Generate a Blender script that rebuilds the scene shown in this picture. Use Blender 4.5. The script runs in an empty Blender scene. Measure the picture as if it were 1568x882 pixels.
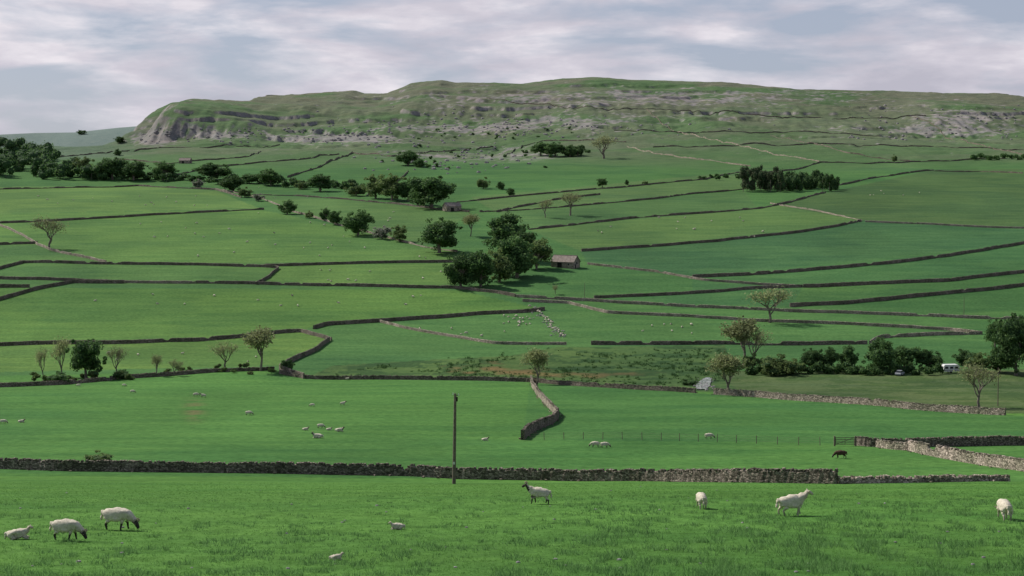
import bpy, bmesh, math, random
import numpy as np
from mathutils import Vector, Matrix, noise as mnoise
random.seed(7); rng=np.random.default_rng(11)
scene=bpy.context.scene
F=2178.0; CX=784.0; YH=270.0

# ------------------------------------------------------------ noise
def vnoise(x,y,seed=0):
    x=np.asarray(x,dtype=np.float64); y=np.asarray(y,dtype=np.float64)
    xi=np.floor(x).astype(np.int64); yi=np.floor(y).astype(np.int64)
    fx=x-xi; fy=y-yi; fx=fx*fx*(3-2*fx); fy=fy*fy*(3-2*fy)
    def h(a,b):
        v=(a*374761393+b*668265263+seed*974634777)&0xffffffff
        v=((v^(v>>13))*1274126177)&0xffffffff
        v=v^(v>>16)
        return (v&0xffffff)/float(0xffffff)
    return (h(xi,yi)*(1-fx)+h(xi+1,yi)*fx)*(1-fy)+(h(xi,yi+1)*(1-fx)+h(xi+1,yi+1)*fx)*fy
def fbm(x,y,seed=0,oct=4):
    s=0;a=1;t=0
    for i in range(oct):
        s=s+a*vnoise(x*2**i+i*17.3,y*2**i+i*9.1,seed+i); t+=a; a*=.5
    return s/t
def sst(a,b,x):
    t=np.clip((x-a)/(b-a),0,1); return t*t*(3-2*t)

# ------------------------------------------------------------ terrain height
base=[(-80,None,13),(-30,None,5),(0,None,-1.75),(20,None,-6.6),(40,None,-11.2)]
for Y,y in [(50,833),(57,808),(67,777),(80,760),(100,749),(125,740),(150,731),(190,692),(240,655),(300,622),(360,596),(400,580),
            (450,552),(500,525),(550,497),(600,467),(650,437),(720,402),(800,373),(900,343),(1000,320),(1150,295),(1300,275)]:
    base.append((Y,None,(YH-y)/F*Y))
rows=[(Y,[0],[z]) for Y,_,z in base]
def R(Y,pts):
    xs=[p[0] for p in pts]; zs=[(YH-p[1])/F*Y for p in pts]; rows.append((Y,xs,zs))
R(1500,[(0,254),(400,252),(900,251),(1200,254),(1568,256)])
R(1800,[(0,240),(200,236),(300,233),(450,232),(620,229),(700,236),(760,238),(830,228),(1000,222),(1300,222),(1568,228)])
R(2080,[(0,231),(180,226),(215,222),(250,216),(300,211),(370,210),(430,214),(600,208),(700,214),(760,210),(900,198),(1100,197),(1300,200),(1568,208)])
R(2120,[(0,229),(180,224),(205,222),(222,214),(236,203),(250,194),(270,188),(330,190),(372,197),(410,203),(450,207),(520,204),(600,199),(700,206),(900,191),(1100,191),(1300,194),(1430,194),(1568,201)])
R(2165,[(0,228.7),(180,224),(206,221),(223,212),(237,190),(250,173),(270,166),(300,170),(330,174),(372,184),(410,194),(450,199),(520,196),(600,192),(700,198),(900,185),(1100,185),(1300,189),(1430,182),(1568,190)])
R(2220,[(0,228.5),(180,224),(208,221),(224,210),(238,184),(252,168),(270,160),(330,164),(372,175),(410,185),(450,191),(520,187),(600,185),(700,190),(900,178),(1100,179),(1300,183),(1430,171),(1568,178)])
R(2350,[(0,228),(180,224),(215,221),(228,205),(240,183),(252,166.5),(270,158),(340,158),(400,164),(420,163),(600,165),(640,156),(750,159),(900,154),(1100,157),(1300,162),(1430,158),(1568,164)])
sky=[(0,227),(180,224),(214,222),(228,205),(240,182),(250,166),(268,157),(300,155),(340,155),(400,158),(414,156),(421,147),(450,146),(500,144),(548,140),(562,145),(600,144),(632,128),(680,124),(700,127),(750,127),(800,129),(860,122),(910,119),(960,123),(1010,124),(1060,126),(1100,127),(1160,133),(1220,138),(1290,138),(1380,141),(1440,143),(1500,143),(1568,150),(1800,165)]
R(2700,sky)
rows.append((3100,[x for x,y in sky],[(YH-y)/F*2700*.8 for x,y in sky]))
rows.append((3700,[0],[-10])); rows.append((4600,[0],[20]))
R(6000,[(-300,212),(0,207),(60,204),(130,203),(200,195),(240,192),(300,195),(800,205)])
rows.append((7500,[0],[90])); rows.append((14000,[0],[40]))
RY=np.array([r[0] for r in rows],float)
def zfun(X,Y):
    X=np.asarray(X,float); Y=np.asarray(Y,float); sh=X.shape; X=X.ravel(); Y=Y.ravel()
    bw=sst(1950,2050,Y)*(1-sst(2300,2420,Y))
    Yw=Y+bw*(58*(fbm(X/60,Y/300,5,3)-.5)+26*(fbm(X/15,Y/60,6,3)-.5))
    k=np.clip(np.searchsorted(RY,Yw)-1,0,len(RY)-2)
    def zr(idx):
        idx=np.clip(idx,0,len(RY)-1); out=np.empty_like(X)
        for j in np.unique(idx):
            m=idx==j; r=rows[j]
            if len(r[1])==1: out[m]=r[2][0]
            else: out[m]=np.interp(CX+F*X[m]/r[0],r[1],r[2])
        return out
    z0=zr(k-1);z1=zr(k);z2=zr(k+1);z3=zr(k+2)
    Ya=RY[np.clip(k-1,0,None)];Yb=RY[k];Yc=RY[k+1];Yd=RY[np.clip(k+2,None,len(RY)-1)]
    h=Yc-Yb; d1=(z2-z1)/h
    d0=np.where(k>0,(z1-z0)/np.maximum(Yb-Ya,1e-6),d1); d2=np.where(k<len(RY)-2,(z3-z2)/np.maximum(Yd-Yc,1e-6),d1)
    def hm(a,b):
        return np.where(a*b>0,2*a*b/np.where(np.abs(a+b)<1e-9,1,a+b),0)
    m1=hm(d0,d1);m2=hm(d1,d2)
    t=np.clip((Yw-Yb)/h,0,1)
    z=(2*t**3-3*t**2+1)*z1+(t**3-2*t**2+t)*h*m1+(-2*t**3+3*t**2)*z2+(t**3-t**2)*h*m2
    z=z+(fbm(X/45,Y/45,21,3)-.5)*1.3*sst(90,200,Y)*(1-sst(900,1200,Y))
    z=z+(fbm(X/9,Y/9,22,3)-.5)*.16*(1-sst(150,300,Y))
    z=z+(fbm(X/160,Y/160,23,3)-.5)*8*sst(900,1300,Y)*(1-sst(2450,2650,Y))
    z=z+(fbm(X/28,Y/28,24,4)-.5)*5.5*sst(1400,1800,Y)*(1-sst(2620,2700,Y))
    mk=sst(.44,.60,fbm(X/150,Y/90,31,3))*.85+.08
    w=sst(1720,1950,Y)*(1-sst(2640,2700,Y))*sst(-10,40,z)*mk
    S=15.0; q=(z+26*(fbm(X/210,Y/210,33,3)-.5)+9*(fbm(X/45,Y/60,34,3)-.5))/S; f=q-np.floor(q)
    fn=np.where(f<.84,f*.46/.84,.46+(f-.84)/.16*.54)
    z=z+w*(fn-f)*S*.9
    return z.reshape(sh)

YT=np.concatenate([np.geomspace(12,1200,1300),np.arange(1202,2760,2.5),np.linspace(2800,6800,200)])
def ground(pts):
    pts=np.array(pts,float); out=np.zeros((len(pts),3))
    for i in range(0,len(pts),60):
        p=pts[i:i+60]; u=(p[:,0]-CX)/F; s=(YH-p[:,1])/F
        XX=u[:,None]*YT[None,:]; YY=np.broadcast_to(YT[None,:],XX.shape)
        Z=zfun(XX,YY)-s[:,None]*YT[None,:]
        for j in range(len(p)):
            hit=np.nonzero(Z[j]>=0)[0]
            if len(hit)==0: kk=int(np.argmax(Z[j]/YT)); Yv=YT[kk]
            else:
                kk=hit[0]
                if kk==0: Yv=YT[0]
                else:
                    a,b=Z[j,kk-1],Z[j,kk]; Yv=YT[kk-1]+(YT[kk]-YT[kk-1])*(-a/(b-a))
            out[i+j]=(u[j]*Yv,Yv,0)
    out[:,2]=zfun(out[:,0],out[:,1])
    return out

# ------------------------------------------------------------ mesh helpers
def make_mesh(name,V,Q,mats=(),midx=None,col=None,smooth=False):
    V=np.asarray(V,np.float32);Q=np.asarray(Q,np.int32)
    me=bpy.data.meshes.new(name)
    me.vertices.add(len(V)); me.vertices.foreach_set("co",V.ravel())
    n=Q.shape[1]
    me.loops.add(Q.size); me.loops.foreach_set("vertex_index",Q.ravel())
    me.polygons.add(len(Q)); me.polygons.foreach_set("loop_start",np.arange(0,Q.size,n,dtype=np.int32))
    for m in mats: me.materials.append(m)
    if midx is not None: me.polygons.foreach_set("material_index",np.asarray(midx,np.int32))
    me.polygons.foreach_set("use_smooth",np.full(len(Q),smooth))
    if col is not None:
        at=me.color_attributes.new("Col",'FLOAT_COLOR','POINT')
        c=np.ones((len(V),4),np.float32); c[:,:3]=col; at.data.foreach_set("color",c.ravel())
    me.update(calc_edges=True); me.validate()
    return me
def add_obj(name,me,parent=None,loc=(0,0,0),rot=0,scale=(1,1,1)):
    o=bpy.data.objects.new(name,me); scene.collection.objects.link(o)
    o.location=loc; o.rotation_euler=(0,0,rot); o.scale=scale
    if parent: o.parent=parent
    return o
class B:
    def __init__(s): s.V=[];s.Q=[];s.M=[];s.n=0
    def add(s,v,q,m=0):
        v=np.asarray(v,float);q=np.asarray(q,int)
        s.V.append(v);s.Q.append(q+s.n);s.M.append(np.full(len(q),m));s.n+=len(v)
    def mesh(s,name,mats,smooth=False):
        return make_mesh(name,np.vstack(s.V),np.vstack(s.Q),mats,np.concatenate(s.M),smooth=smooth)
    def tube(s,p0,p1,r0,r1,n=6,m=0):
        p0=np.array(p0,float);p1=np.array(p1,float);d=p1-p0;L=np.linalg.norm(d)
        if L<1e-6:return
        d/=L;a=np.array([0,0,1.]) if abs(d[2])<.9 else np.array([1.,0,0]);e=np.cross(d,a);e/=np.linalg.norm(e);f=np.cross(d,e)
        th=np.arange(n)*2*math.pi/n
        ring=np.cos(th)[:,None]*e+np.sin(th)[:,None]*f
        v=np.vstack([p0+ring*r0,p1+ring*r1]);i=np.arange(n);j=(i+1)%n
        s.add(v,np.stack([i,j,j+n,i+n],1),m)
    def box(s,c,size,m=0,rot=0,jit=0):
        c=np.array(c,float);h=np.array(size,float)/2
        v=np.array([[x,y,z] for z in(-1,1) for x,y in((-1,-1),(1,-1),(1,1),(-1,1))],float)*h
        if jit: v=v+rng.uniform(-jit,jit,v.shape)
        cr,sr=math.cos(rot),math.sin(rot);v=np.stack([v[:,0]*cr-v[:,1]*sr,v[:,0]*sr+v[:,1]*cr,v[:,2]],1)+c
        s.add(v,[[0,3,2,1],[4,5,6,7],[0,1,5,4],[1,2,6,5],[2,3,7,6],[3,0,4,7]],m)
    def blob(s,c,r,m=0,seed=0,nu=10,nv=7,amp=.3):
        c=np.array(c,float);r=np.array(r,float)*np.ones(3)
        u=np.arange(nu)*2*math.pi/nu;w=np.linspace(.05,math.pi-.05,nv)
        U,W=np.meshgrid(u,w)
        k=1+amp*(rng.random(U.shape)-.5)
        v=np.stack([np.sin(W)*np.cos(U),np.sin(W)*np.sin(U),np.cos(W)],2)*k[:,:,None]*r+c
        q=[[a*nu+b,(a+1)*nu+b,(a+1)*nu+(b+1)%nu,a*nu+(b+1)%nu] for a in range(nv-1) for b in range(nu)]
        s.add(v.reshape(-1,3),q,m)
    def leaves(s,P,size,m=0,up=None):
        n=len(P);a=rng.normal(size=(n,3));
        if up is not None: a=a*.8+up
        a/=np.linalg.norm(a,axis=1)[:,None]
        t=np.cross(a,rng.normal(size=(n,3)));t/=np.linalg.norm(t,axis=1)[:,None];b=np.cross(a,t)
        sz=(size*rng.uniform(.55,1.3,n))[:,None]
        v=np.stack([P-t*sz*.5,P-b*sz*.38,P+t*sz*.5,P+b*sz*.38],1).reshape(-1,3)
        s.add(v,np.arange(4*n).reshape(n,4),m)
    def clump(s,c,r,nl,size,m=0,mcore=1,core=.72):
        c=np.array(c,float);r=np.array(r,float)*np.ones(3)
        d=rng.normal(size=(nl,3));d/=np.linalg.norm(d,axis=1)[:,None]
        rad=rng.uniform(.62,1.12,nl)[:,None]
        s.leaves(c+d*rad*r,size,m,up=d)
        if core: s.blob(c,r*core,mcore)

# ------------------------------------------------------------ materials
def mat(name):
    m=bpy.data.materials.new(name);m.use_nodes=True;nt=m.node_tree;b=nt.nodes["Principled BSDF"]
    b.inputs["Roughness"].default_value=.9
    b.inputs["Specular IOR Level"].default_value=.15
    return m,nt,b
def N(nt,t,**k):
    n=nt.nodes.new(t)
    for a,v in k.items():
        if a in n.inputs: n.inputs[a].default_value=v
        else: setattr(n,a,v)
    return n
def ramp(nt,stops):
    r=nt.nodes.new("ShaderNodeValToRGB");e=r.color_ramp.elements
    while len(e)<len(stops):e.new(.5)
    for el,(p,c) in zip(e,stops): el.position=p;el.color=(*c,1)
    return r
def noise_mat(name,stops,scale,detail=5,bump=0,bscale=None,rough=.9,bdist=.05):
    m,nt,b=mat(name);L=nt.links
    tc=N(nt,"ShaderNodeTexCoord");n=N(nt,"ShaderNodeTexNoise",Scale=scale,Detail=detail)
    L.new(tc.outputs["Object"],n.inputs["Vector"]);r=ramp(nt,stops);L.new(n.outputs["Fac"],r.inputs["Fac"]);L.new(r.outputs["Color"],b.inputs["Base Color"])
    b.inputs["Roughness"].default_value=rough
    if bump:
        n2=N(nt,"ShaderNodeTexNoise",Scale=bscale or scale*3,Detail=4);L.new(tc.outputs["Object"],n2.inputs["Vector"])
        bp=N(nt,"ShaderNodeBump",Strength=bump,Distance=bdist);L.new(n2.outputs["Fac"],bp.inputs["Height"]);L.new(bp.outputs["Normal"],b.inputs["Normal"])
    return m
def leaf_mat(name,dark,light,var=.25):
    m,nt,b=mat(name);L=nt.links
    g=N(nt,"ShaderNodeNewGeometry");r=ramp(nt,[(0,dark),(1,light)])
    L.new(g.outputs["Random Per Island"],r.inputs["Fac"])
    oi=N(nt,"ShaderNodeObjectInfo")
    hs=N(nt,"ShaderNodeHueSaturation")
    mr=N(nt,"ShaderNodeMapRange");mr.inputs["To Min"].default_value=1-var;mr.inputs["To Max"].default_value=1+var
    L.new(oi.outputs["Random"],mr.inputs["Value"]);L.new(mr.outputs[0],hs.inputs["Value"]);L.new(r.outputs["Color"],hs.inputs["Color"])
    L.new(hs.outputs["Color"],b.inputs["Base Color"]);b.inputs["Roughness"].default_value=.7
    tr=N(nt,"ShaderNodeBsdfTranslucent");L.new(hs.outputs["Color"],tr.inputs["Color"])
    mx=N(nt,"ShaderNodeMixShader",Fac=.35);L.new(b.outputs[0],mx.inputs[1]);L.new(tr.outputs[0],mx.inputs[2]);L.new(mx.outputs[0],nt.nodes["Material Output"].inputs["Surface"])
    return m
M_leaf=leaf_mat("dark_leaves",(.040,.095,.032),(.125,.215,.065))
M_leaf2=leaf_mat("fresh_leaves",(.08,.125,.04),(.20,.27,.09))
M_bud=leaf_mat("bud_leaves",(.16,.19,.08),(.34,.37,.17))
M_pale=leaf_mat("blossom_leaves",(.18,.19,.15),(.42,.42,.34))
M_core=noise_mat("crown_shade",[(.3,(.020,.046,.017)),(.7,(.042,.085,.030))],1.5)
M_bark=noise_mat("bark",[(.3,(.10,.085,.07)),(.7,(.25,.215,.18))],4,bump=.6)

def wall_mat(name,k):
    m,nt,b=mat(name);L=nt.links
    tc=N(nt,"ShaderNodeTexCoord");mp=N(nt,"ShaderNodeMapping");mp.inputs["Scale"].default_value=(1,1,2.1)
    L.new(tc.outputs["Object"],mp.inputs["Vector"])
    v=N(nt,"ShaderNodeTexVoronoi",Scale=3.2);L.new(mp.outputs[0],v.inputs["Vector"])
    v2=N(nt,"ShaderNodeTexVoronoi",feature='DISTANCE_TO_EDGE',Scale=3.2);L.new(mp.outputs[0],v2.inputs["Vector"])
    sp=N(nt,"ShaderNodeSeparateColor");L.new(v.outputs["Color"],sp.inputs[0])
    r=ramp(nt,[(0,(.085*k,.077*k,.064*k)),(.5,(.19*k,.170*k,.148*k)),(1,(.38*k,.335*k,.30*k))]);L.new(sp.outputs[0],r.inputs["Fac"])
    e=ramp(nt,[(0,(.10,.10,.10)),(.10,(1,1,1))]);L.new(v2.outputs["Distance"],e.inputs["Fac"])
    n=N(nt,"ShaderNodeTexNoise",Scale=.25,Detail=5);L.new(tc.outputs["Object"],n.inputs["Vector"])
    mo=ramp(nt,[(.35,(.60,.62,.50)),(.65,(1.12,1.03,.97))]);L.new(n.outputs["Fac"],mo.inputs["Fac"])
    a=N(nt,"ShaderNodeMix",data_type='RGBA',blend_type='MULTIPLY');a.inputs[0].default_value=1
    L.new(r.outputs[0],a.inputs[6]);L.new(e.outputs[0],a.inputs[7])
    c=N(nt,"ShaderNodeMix",data_type='RGBA',blend_type='MULTIPLY');c.inputs[0].default_value=1
    L.new(a.outputs[2],c.inputs[6]);L.new(mo.outputs[0],c.inputs[7]);L.new(c.outputs[2],b.inputs["Base Color"])
    bp=N(nt,"ShaderNodeBump",Strength=.8,Distance=.08);L.new(v2.outputs["Distance"],bp.inputs["Height"]);L.new(bp.outputs[0],b.inputs["Normal"])
    return m
M_wall=wall_mat("dry_stone",.95); M_wallp=wall_mat("pale_dry_stone",1.7)  # pale copy puts sunlight into sun-facing runs; also serves lichened roadside walls
M_wood=noise_mat("weathered_wood",[(.3,(.10,.08,.065)),(.7,(.2,.165,.13))],6)
M_roof=noise_mat("stone_slate",[(.3,(.17,.14,.12)),(.7,(.34,.285,.25))],1.3,bump=.4)
M_dark=noise_mat("dark_opening",[(.3,(.015,.015,.015)),(.7,(.03,.028,.025))],2)
M_white=noise_mat("white_paint",[(.3,(.6,.6,.58)),(.7,(.75,.75,.73))],2,rough=.4)
M_glass=noise_mat("window_glass",[(.3,(.03,.035,.04)),(.7,(.05,.055,.06))],2,rough=.1)
M_grey=noise_mat("grey_car_paint",[(.3,(.3,.31,.33)),(.7,(.36,.37,.39))],2,rough=.3)
M_tyre=noise_mat("tyre_rubber",[(.3,(.02,.02,.02)),(.7,(.03,.03,.03))],5)
M_rock=noise_mat("limestone",[(.3,(.17,.16,.155)),(.7,(.38,.35,.345))],1.2,bump=.6)
M_fleece=noise_mat("sheep_fleece",[(.3,(.44,.39,.30)),(.7,(.68,.62,.50))],9,bump=.9,bscale=22,bdist=.03)
M_face=noise_mat("sheep_dark_face",[(.3,(.03,.027,.025)),(.7,(.07,.062,.055))],9)
M_pface=noise_mat("sheep_pale_face",[(.3,(.36,.31,.24)),(.7,(.5,.44,.35))],9)
M_horn=noise_mat("sheep_horn",[(.3,(.25,.2,.14)),(.7,(.36,.3,.22))],20)
M_brown=noise_mat("brown_fleece",[(.3,(.05,.03,.02)),(.7,(.10,.06,.04))],9,bump=.6)

# ------------------------------------------------------------ terrain mesh
Yr=[-60];
while Yr[-1]<20: Yr.append(Yr[-1]+2.0)
while Yr[-1]<1900: Yr.append(Yr[-1]+max(.3,Yr[-1]*.0052))
while Yr[-1]<2740: Yr.append(Yr[-1]+3.0)
while Yr[-1]<13500: Yr.append(Yr[-1]*1.02)
Yr=np.array(Yr)
ur=np.concatenate([np.linspace(-1.0,-.42,50)[:-1],np.linspace(-.42,.42,800),np.linspace(.42,1.0,50)[1:]])
OFF=20.0
YY,UU=np.meshgrid(Yr,ur,indexing='ij')
XX=UU*(np.maximum(YY,0)+OFF)+UU*np.where(YY<0,40,0)
ZZ=np.vstack([zfun(XX[i:i+60],YY[i:i+60]) for i in range(0,len(Yr),60)])
nr,nc=XX.shape
Ysafe=np.maximum(YY,5); PX=CX+F*XX/Ysafe; PY=YH-F*ZZ/Ysafe
gY=np.gradient(ZZ,axis=0)/np.maximum(np.gradient(YY,axis=0),1e-3)
gX=np.gradient(ZZ,axis=1)/np.maximum(np.gradient(XX,axis=1),1e-3)
slope=np.sqrt(gY**2+gX**2)
def inpoly(px,py,poly):
    ins=np.zeros(px.shape,bool);n=len(poly)
    for i in range(n):
        x1,y1=poly[i];x2,y2=poly[(i+1)%n]
        if y1==y2: continue
        c=((y1>py)!=(y2>py))&(px<(x2-x1)*(py-y1)/(y2-y1)+x1)
        ins^=c
    return ins
C=np.empty((nr,nc,3));C[:]=(.070,.170,.034)
def tint(poly,c):
    m=inpoly(PX,PY,poly)&(YY>5);C[m]=c
lime=(.080,.164,.042)
far=(YY>360);C[far]=(.058,.138,.040)
tint([(-900,594),(420,567),(465,580),(812,585),(812,674),(700,733),(-900,714)],(.061,.155,.036))
tint([(812,583),(1065,602),(1540,636),(2000,650),(2000,684),(800,674)],(.053,.140,.036))
tint([(812,674),(2000,684),(2000,740),(700,733)],(.062,.158,.036))
tint([(-900,436),(700,444),(830,473),(700,486),(480,500),(460,507),(300,524),(-900,530)],(.073,.155,.036))
tint([(-900,530),(300,524),(460,507),(505,521),(430,560),(-900,590)],(.084,.162,.038))
tint([(-900,342),(400,321),(700,385),(700,402),(165,402),(-900,345)],lime)
tint([(-900,345),(60,375),(165,402),(700,403),(700,440),(-900,434)],(.064,.140,.040))
tint([(430,406),(700,402),(700,440),(400,436)],(.080,.160,.041))
tint([(-900,290),(210,285),(330,292),(400,320),(-900,342)],(.090,.170,.045))
tint([(385,298),(520,305),(720,325),(650,378),(450,325)],(.073,.146,.044))
tint([(890,385),(1100,370),(1320,338),(1568,350),(2400,370),(1568,372),(1260,412),(1060,425),(900,405)],(.049,.119,.043))
tint([(810,352),(1000,332),(1160,320),(1265,295),(1180,312),(1320,338),(1200,359),(890,385)],(.078,.150,.044))
tint([(1060,425),(1568,372),(2400,300),(2400,470),(1568,437),(1210,470),(900,460),(1060,448)],(.052,.128,.042))
tint([(1230,440),(1568,417),(2400,380),(2400,420),(1568,437),(1210,470)],(.062,.142,.041))
tint([(1180,312),(1265,295),(1430,260),(2400,250),(2400,400),(1568,350),(1320,338)],(.057,.110,.037))
tint([(720,302),(1140,262),(1140,290),(1000,302),(760,325)],(.076,.142,.047))
tint([(760,325),(1140,292),(1160,320),(810,350)],(.062,.130,.042))
nz=fbm(XX/6,YY/6,51,4);nz2=fbm(XX/22,YY/22,52,3)
rough=inpoly(PX,PY,[(470,578),(510,560),(640,552),(780,545),(850,532),(1110,529),(1140,603),(1000,596),(810,583)])
rc=np.where((nz>.52)[...,None],np.array((.038,.080,.026)),np.array((.066,.120,.036)))
brm=np.clip(np.exp(-((PX-740)/130)**2-((PY-566)/12)**2)+.8*np.exp(-((PX-910)/140)**2-((PY-576)/8)**2),0,1)
br=(sst(.58,.80,brm*.45+nz2*.5+(nz-.5)*.6)*.75)[...,None];rc=rc*(1-br)+np.array((.155,.112,.048))*br
C=np.where(rough[...,None],rc,C)
rb=inpoly(PX,PY,[(1090,568),(1568,566),(2000,570),(2000,640),(1540,633),(1140,603)])
C=np.where(rb[...,None],np.where((nz>.5)[...,None],np.array((.055,.095,.030)),np.array((.076,.114,.042))),C)
wp=np.exp(-((PX-298)/14)**2-((PY-628)/14)**2)*(nz>.45); C=C*(1-wp[...,None]*.7)+np.array((.15,.12,.06))*wp[...,None]*.7
h=sst(1330,1800,YY)
moor=np.array((.092,.126,.068));moor2=np.array((.112,.126,.082));olive=np.array((.070,.124,.052))  # hill tones greyed: some aerial haze is mixed into these colours
a=sst(.4,.62,fbm(XX/130,YY/110,61,5))[...,None]
mc=olive*(1-a)+moor*a
b2=(sst(1950,2500,YY)*sst(.36,.6,fbm(XX/90,YY/60,62,5)))[...,None];mc=mc*(1-b2)+moor2*b2
lowleft=(sst(260,120,PX)*sst(1500,1700,YY))[...,None];mc=mc*(1-lowleft)+np.array((.09,.14,.085))*lowleft
C=C*(1-h[...,None])+mc*h[...,None]
rn=fbm(XX/14,YY/14,71,4);rn2=fbm(XX/60,YY/45,72,4);rn3=fbm(XX/5,YY/5,73,2)
steep=sst(.62,.95,slope+.6*(rn-.5))*sst(1500,1750,YY)*(YY<2760)
def G(x,y,sx,sy): return np.exp(-((PX-x)/sx)**2-((PY-y)/sy)**2)
zone=1.1*G(238,212,36,10)+.75*G(330,206,60,8)+.95*G(510,212,110,8)+.55*G(700,196,160,9)+.5*G(860,188,110,10)+.44*G(820,150,260,16)+.42*G(1150,150,220,14)+.55*G(1470,185,110,24)+.4*G(1380,200,120,10)+.42*G(680,245,140,16)+.45*G(820,240,60,18)+.3*G(1060,180,200,10)
patch=sst(.51,.64,zone*.48+rn2*.26+rn*.42+(rn3-.5)*.28)*sst(1500,1750,YY)*(YY<2760)
rock=np.clip(np.maximum(steep*.70,patch*.66),0,1)[...,None]
rcol=np.array((.245,.222,.228))*(.6+.8*rn3)[...,None]
C=C*(1-rock)+rcol*rock
cl=(np.clip(G(300,182,80,18),0,1)*sst(.7,1.0,slope)*(YY>2000)*(YY<2300))[...,None]; C=C*(1-cl*.5)+np.array((.10,.092,.085))*cl*.5
fh=(sst(3000,4500,YY))[...,None];C=C*(1-fh)+np.array((.125,.172,.150))*fh  # aerial haze painted into the distant ground colour
C*= (0.82+.36*fbm(XX/(14+YY*.03),YY/(14+YY*.03),81,4))[...,None]
# older, ranker sward drifting across the pastures
dr=(sst(.46,.64,fbm(XX/55,YY/38,83,4))*(YY>150)*(YY<1500))[...,None]; C=C*(1-dr)+C*np.array((.80,.86,.92))*dr
C*=np.array((1.08,1.06,1.12))
idx=np.arange(nr*nc).reshape(nr,nc)
Q=np.stack([idx[:-1,:-1],idx[:-1,1:],idx[1:,1:],idx[1:,:-1]],2).reshape(-1,4)
def ground_mat():
    m,nt,b=mat("pasture_and_moor");L=nt.links
    at=N(nt,"ShaderNodeAttribute",attribute_name="Col");tc=N(nt,"ShaderNodeTexCoord")
    n1=N(nt,"ShaderNodeTexNoise",Scale=.9,Detail=9,Roughness=.65);L.new(tc.outputs["Object"],n1.inputs["Vector"])
    r1=ramp(nt,[(.28,(.58,.62,.56)),(.5,(1,1,1)),(.74,(1.42,1.34,1.34))]);L.new(n1.outputs["Fac"],r1.inputs["Fac"])
    mp=N(nt,"ShaderNodeMapping");mp.inputs["Scale"].default_value=(.035,.14,.05);mp.inputs["Rotation"].default_value=(0,0,.12);L.new(tc.outputs["Object"],mp.inputs["Vector"])
    n2=N(nt,"ShaderNodeTexNoise",Scale=1,Detail=8,Roughness=.6);L.new(mp.outputs[0],n2.inputs["Vector"])
    r2=ramp(nt,[(.3,(.76,.83,.82)),(.7,(1.28,1.16,1.10))]);L.new(n2.outputs["Fac"],r2.inputs["Fac"])
    a=N(nt,"ShaderNodeMix",data_type='RGBA',blend_type='MULTIPLY');a.inputs[0].default_value=1
    L.new(at.outputs["Color"],a.inputs[6]);L.new(r1.outputs[0],a.inputs[7])
    c=N(nt,"ShaderNodeMix",data_type='RGBA',blend_type='MULTIPLY');c.inputs[0].default_value=1
    L.new(a.outputs[2],c.inputs[6]);L.new(r2.outputs[0],c.inputs[7]);L.new(c.outputs[2],b.inputs["Base Color"])
    n3=N(nt,"ShaderNodeTexNoise",Scale=2.2,Detail=8,Roughness=.7);L.new(tc.outputs["Object"],n3.inputs["Vector"])
    bp=N(nt,"ShaderNodeBump",Strength=.55,Distance=.3);L.new(n3.outputs["Fac"],bp.inputs["Height"]);L.new(bp.outputs[0],b.inputs["Normal"])
    b.inputs["Roughness"].default_value=1;b.inputs["Specular IOR Level"].default_value=.05
    return m
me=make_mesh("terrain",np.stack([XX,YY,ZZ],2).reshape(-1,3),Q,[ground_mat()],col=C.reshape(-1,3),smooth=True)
add_obj("terrain",me)

# ------------------------------------------------------------ grass tufts (one object)
def tufts(name,X,Y,hgt,col,nb,wid,mat_):
    n=len(X);Z=zfun(X,Y)
    Xb=np.repeat(X,nb)+rng.normal(0,1,n*nb)*np.repeat(hgt,nb)*.5;Yb=np.repeat(Y,nb)+rng.normal(0,1,n*nb)*np.repeat(hgt,nb)*.5;Zb=np.repeat(Z,nb)-.02
    H=np.repeat(hgt,nb)*rng.uniform(.6,1.2,n*nb);W=np.repeat(wid,nb)*rng.uniform(.6,1.2,n*nb)
    th=rng.uniform(0,2*math.pi,n*nb);dx=np.cos(th)*W/2;dy=np.sin(th)*W/2
    lx=rng.normal(0,.45,n*nb)*H;ly=rng.normal(0,.45,n*nb)*H
    v=np.stack([np.stack([Xb-dx,Yb-dy,Zb],1),np.stack([Xb+dx,Yb+dy,Zb],1),np.stack([Xb+lx+dx*.3,Yb+ly+dy*.3,Zb+H],1),np.stack([Xb+lx-dx*.3,Yb+ly-dy*.3,Zb+H],1)],1).reshape(-1,3)
    c=np.repeat(np.repeat(col,nb,0)*rng.uniform(.75,1.25,(n*nb,1)),4,0)
    add_obj(name,make_mesh(name,v,np.arange(4*n*nb).reshape(-1,4),[mat_],col=c))
gm,nt,b=mat("grass_blades");at=N(nt,"ShaderNodeAttribute",attribute_name="Col");nt.links.new(at.outputs["Color"],b.inputs["Base Color"])
tr=N(nt,"ShaderNodeBsdfTranslucent");nt.links.new(at.outputs["Color"],tr.inputs["Color"]);mx=N(nt,"ShaderNodeMixShader",Fac=.45)
nt.links.new(b.outputs[0],mx.inputs[1]);nt.links.new(tr.outputs[0],mx.inputs[2]);nt.links.new(mx.outputs[0],nt.nodes["Material Output"].inputs["Surface"])
n=60000;Yg=34*np.exp(rng.random(n)*math.log(130/34.));Ug=rng.uniform(-.43,.43,n);Xg=Ug*Yg
pn=fbm(Xg/.9,Yg/1.2,91,4);rg=sst(-.10,.12,Ug)*.6+sst(75,45,Yg)*.4
cl=sst(.53,.60,pn+(rg-.7)*.10)*sst(95,70,Yg)
hg=.035+.035*rng.random(n)+cl*(.04+.09*rg)
cg=np.array((.130,.275,.064))[None]*(1-cl[:,None])+np.array((.125,.250,.078))[None]*cl[:,None]
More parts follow.
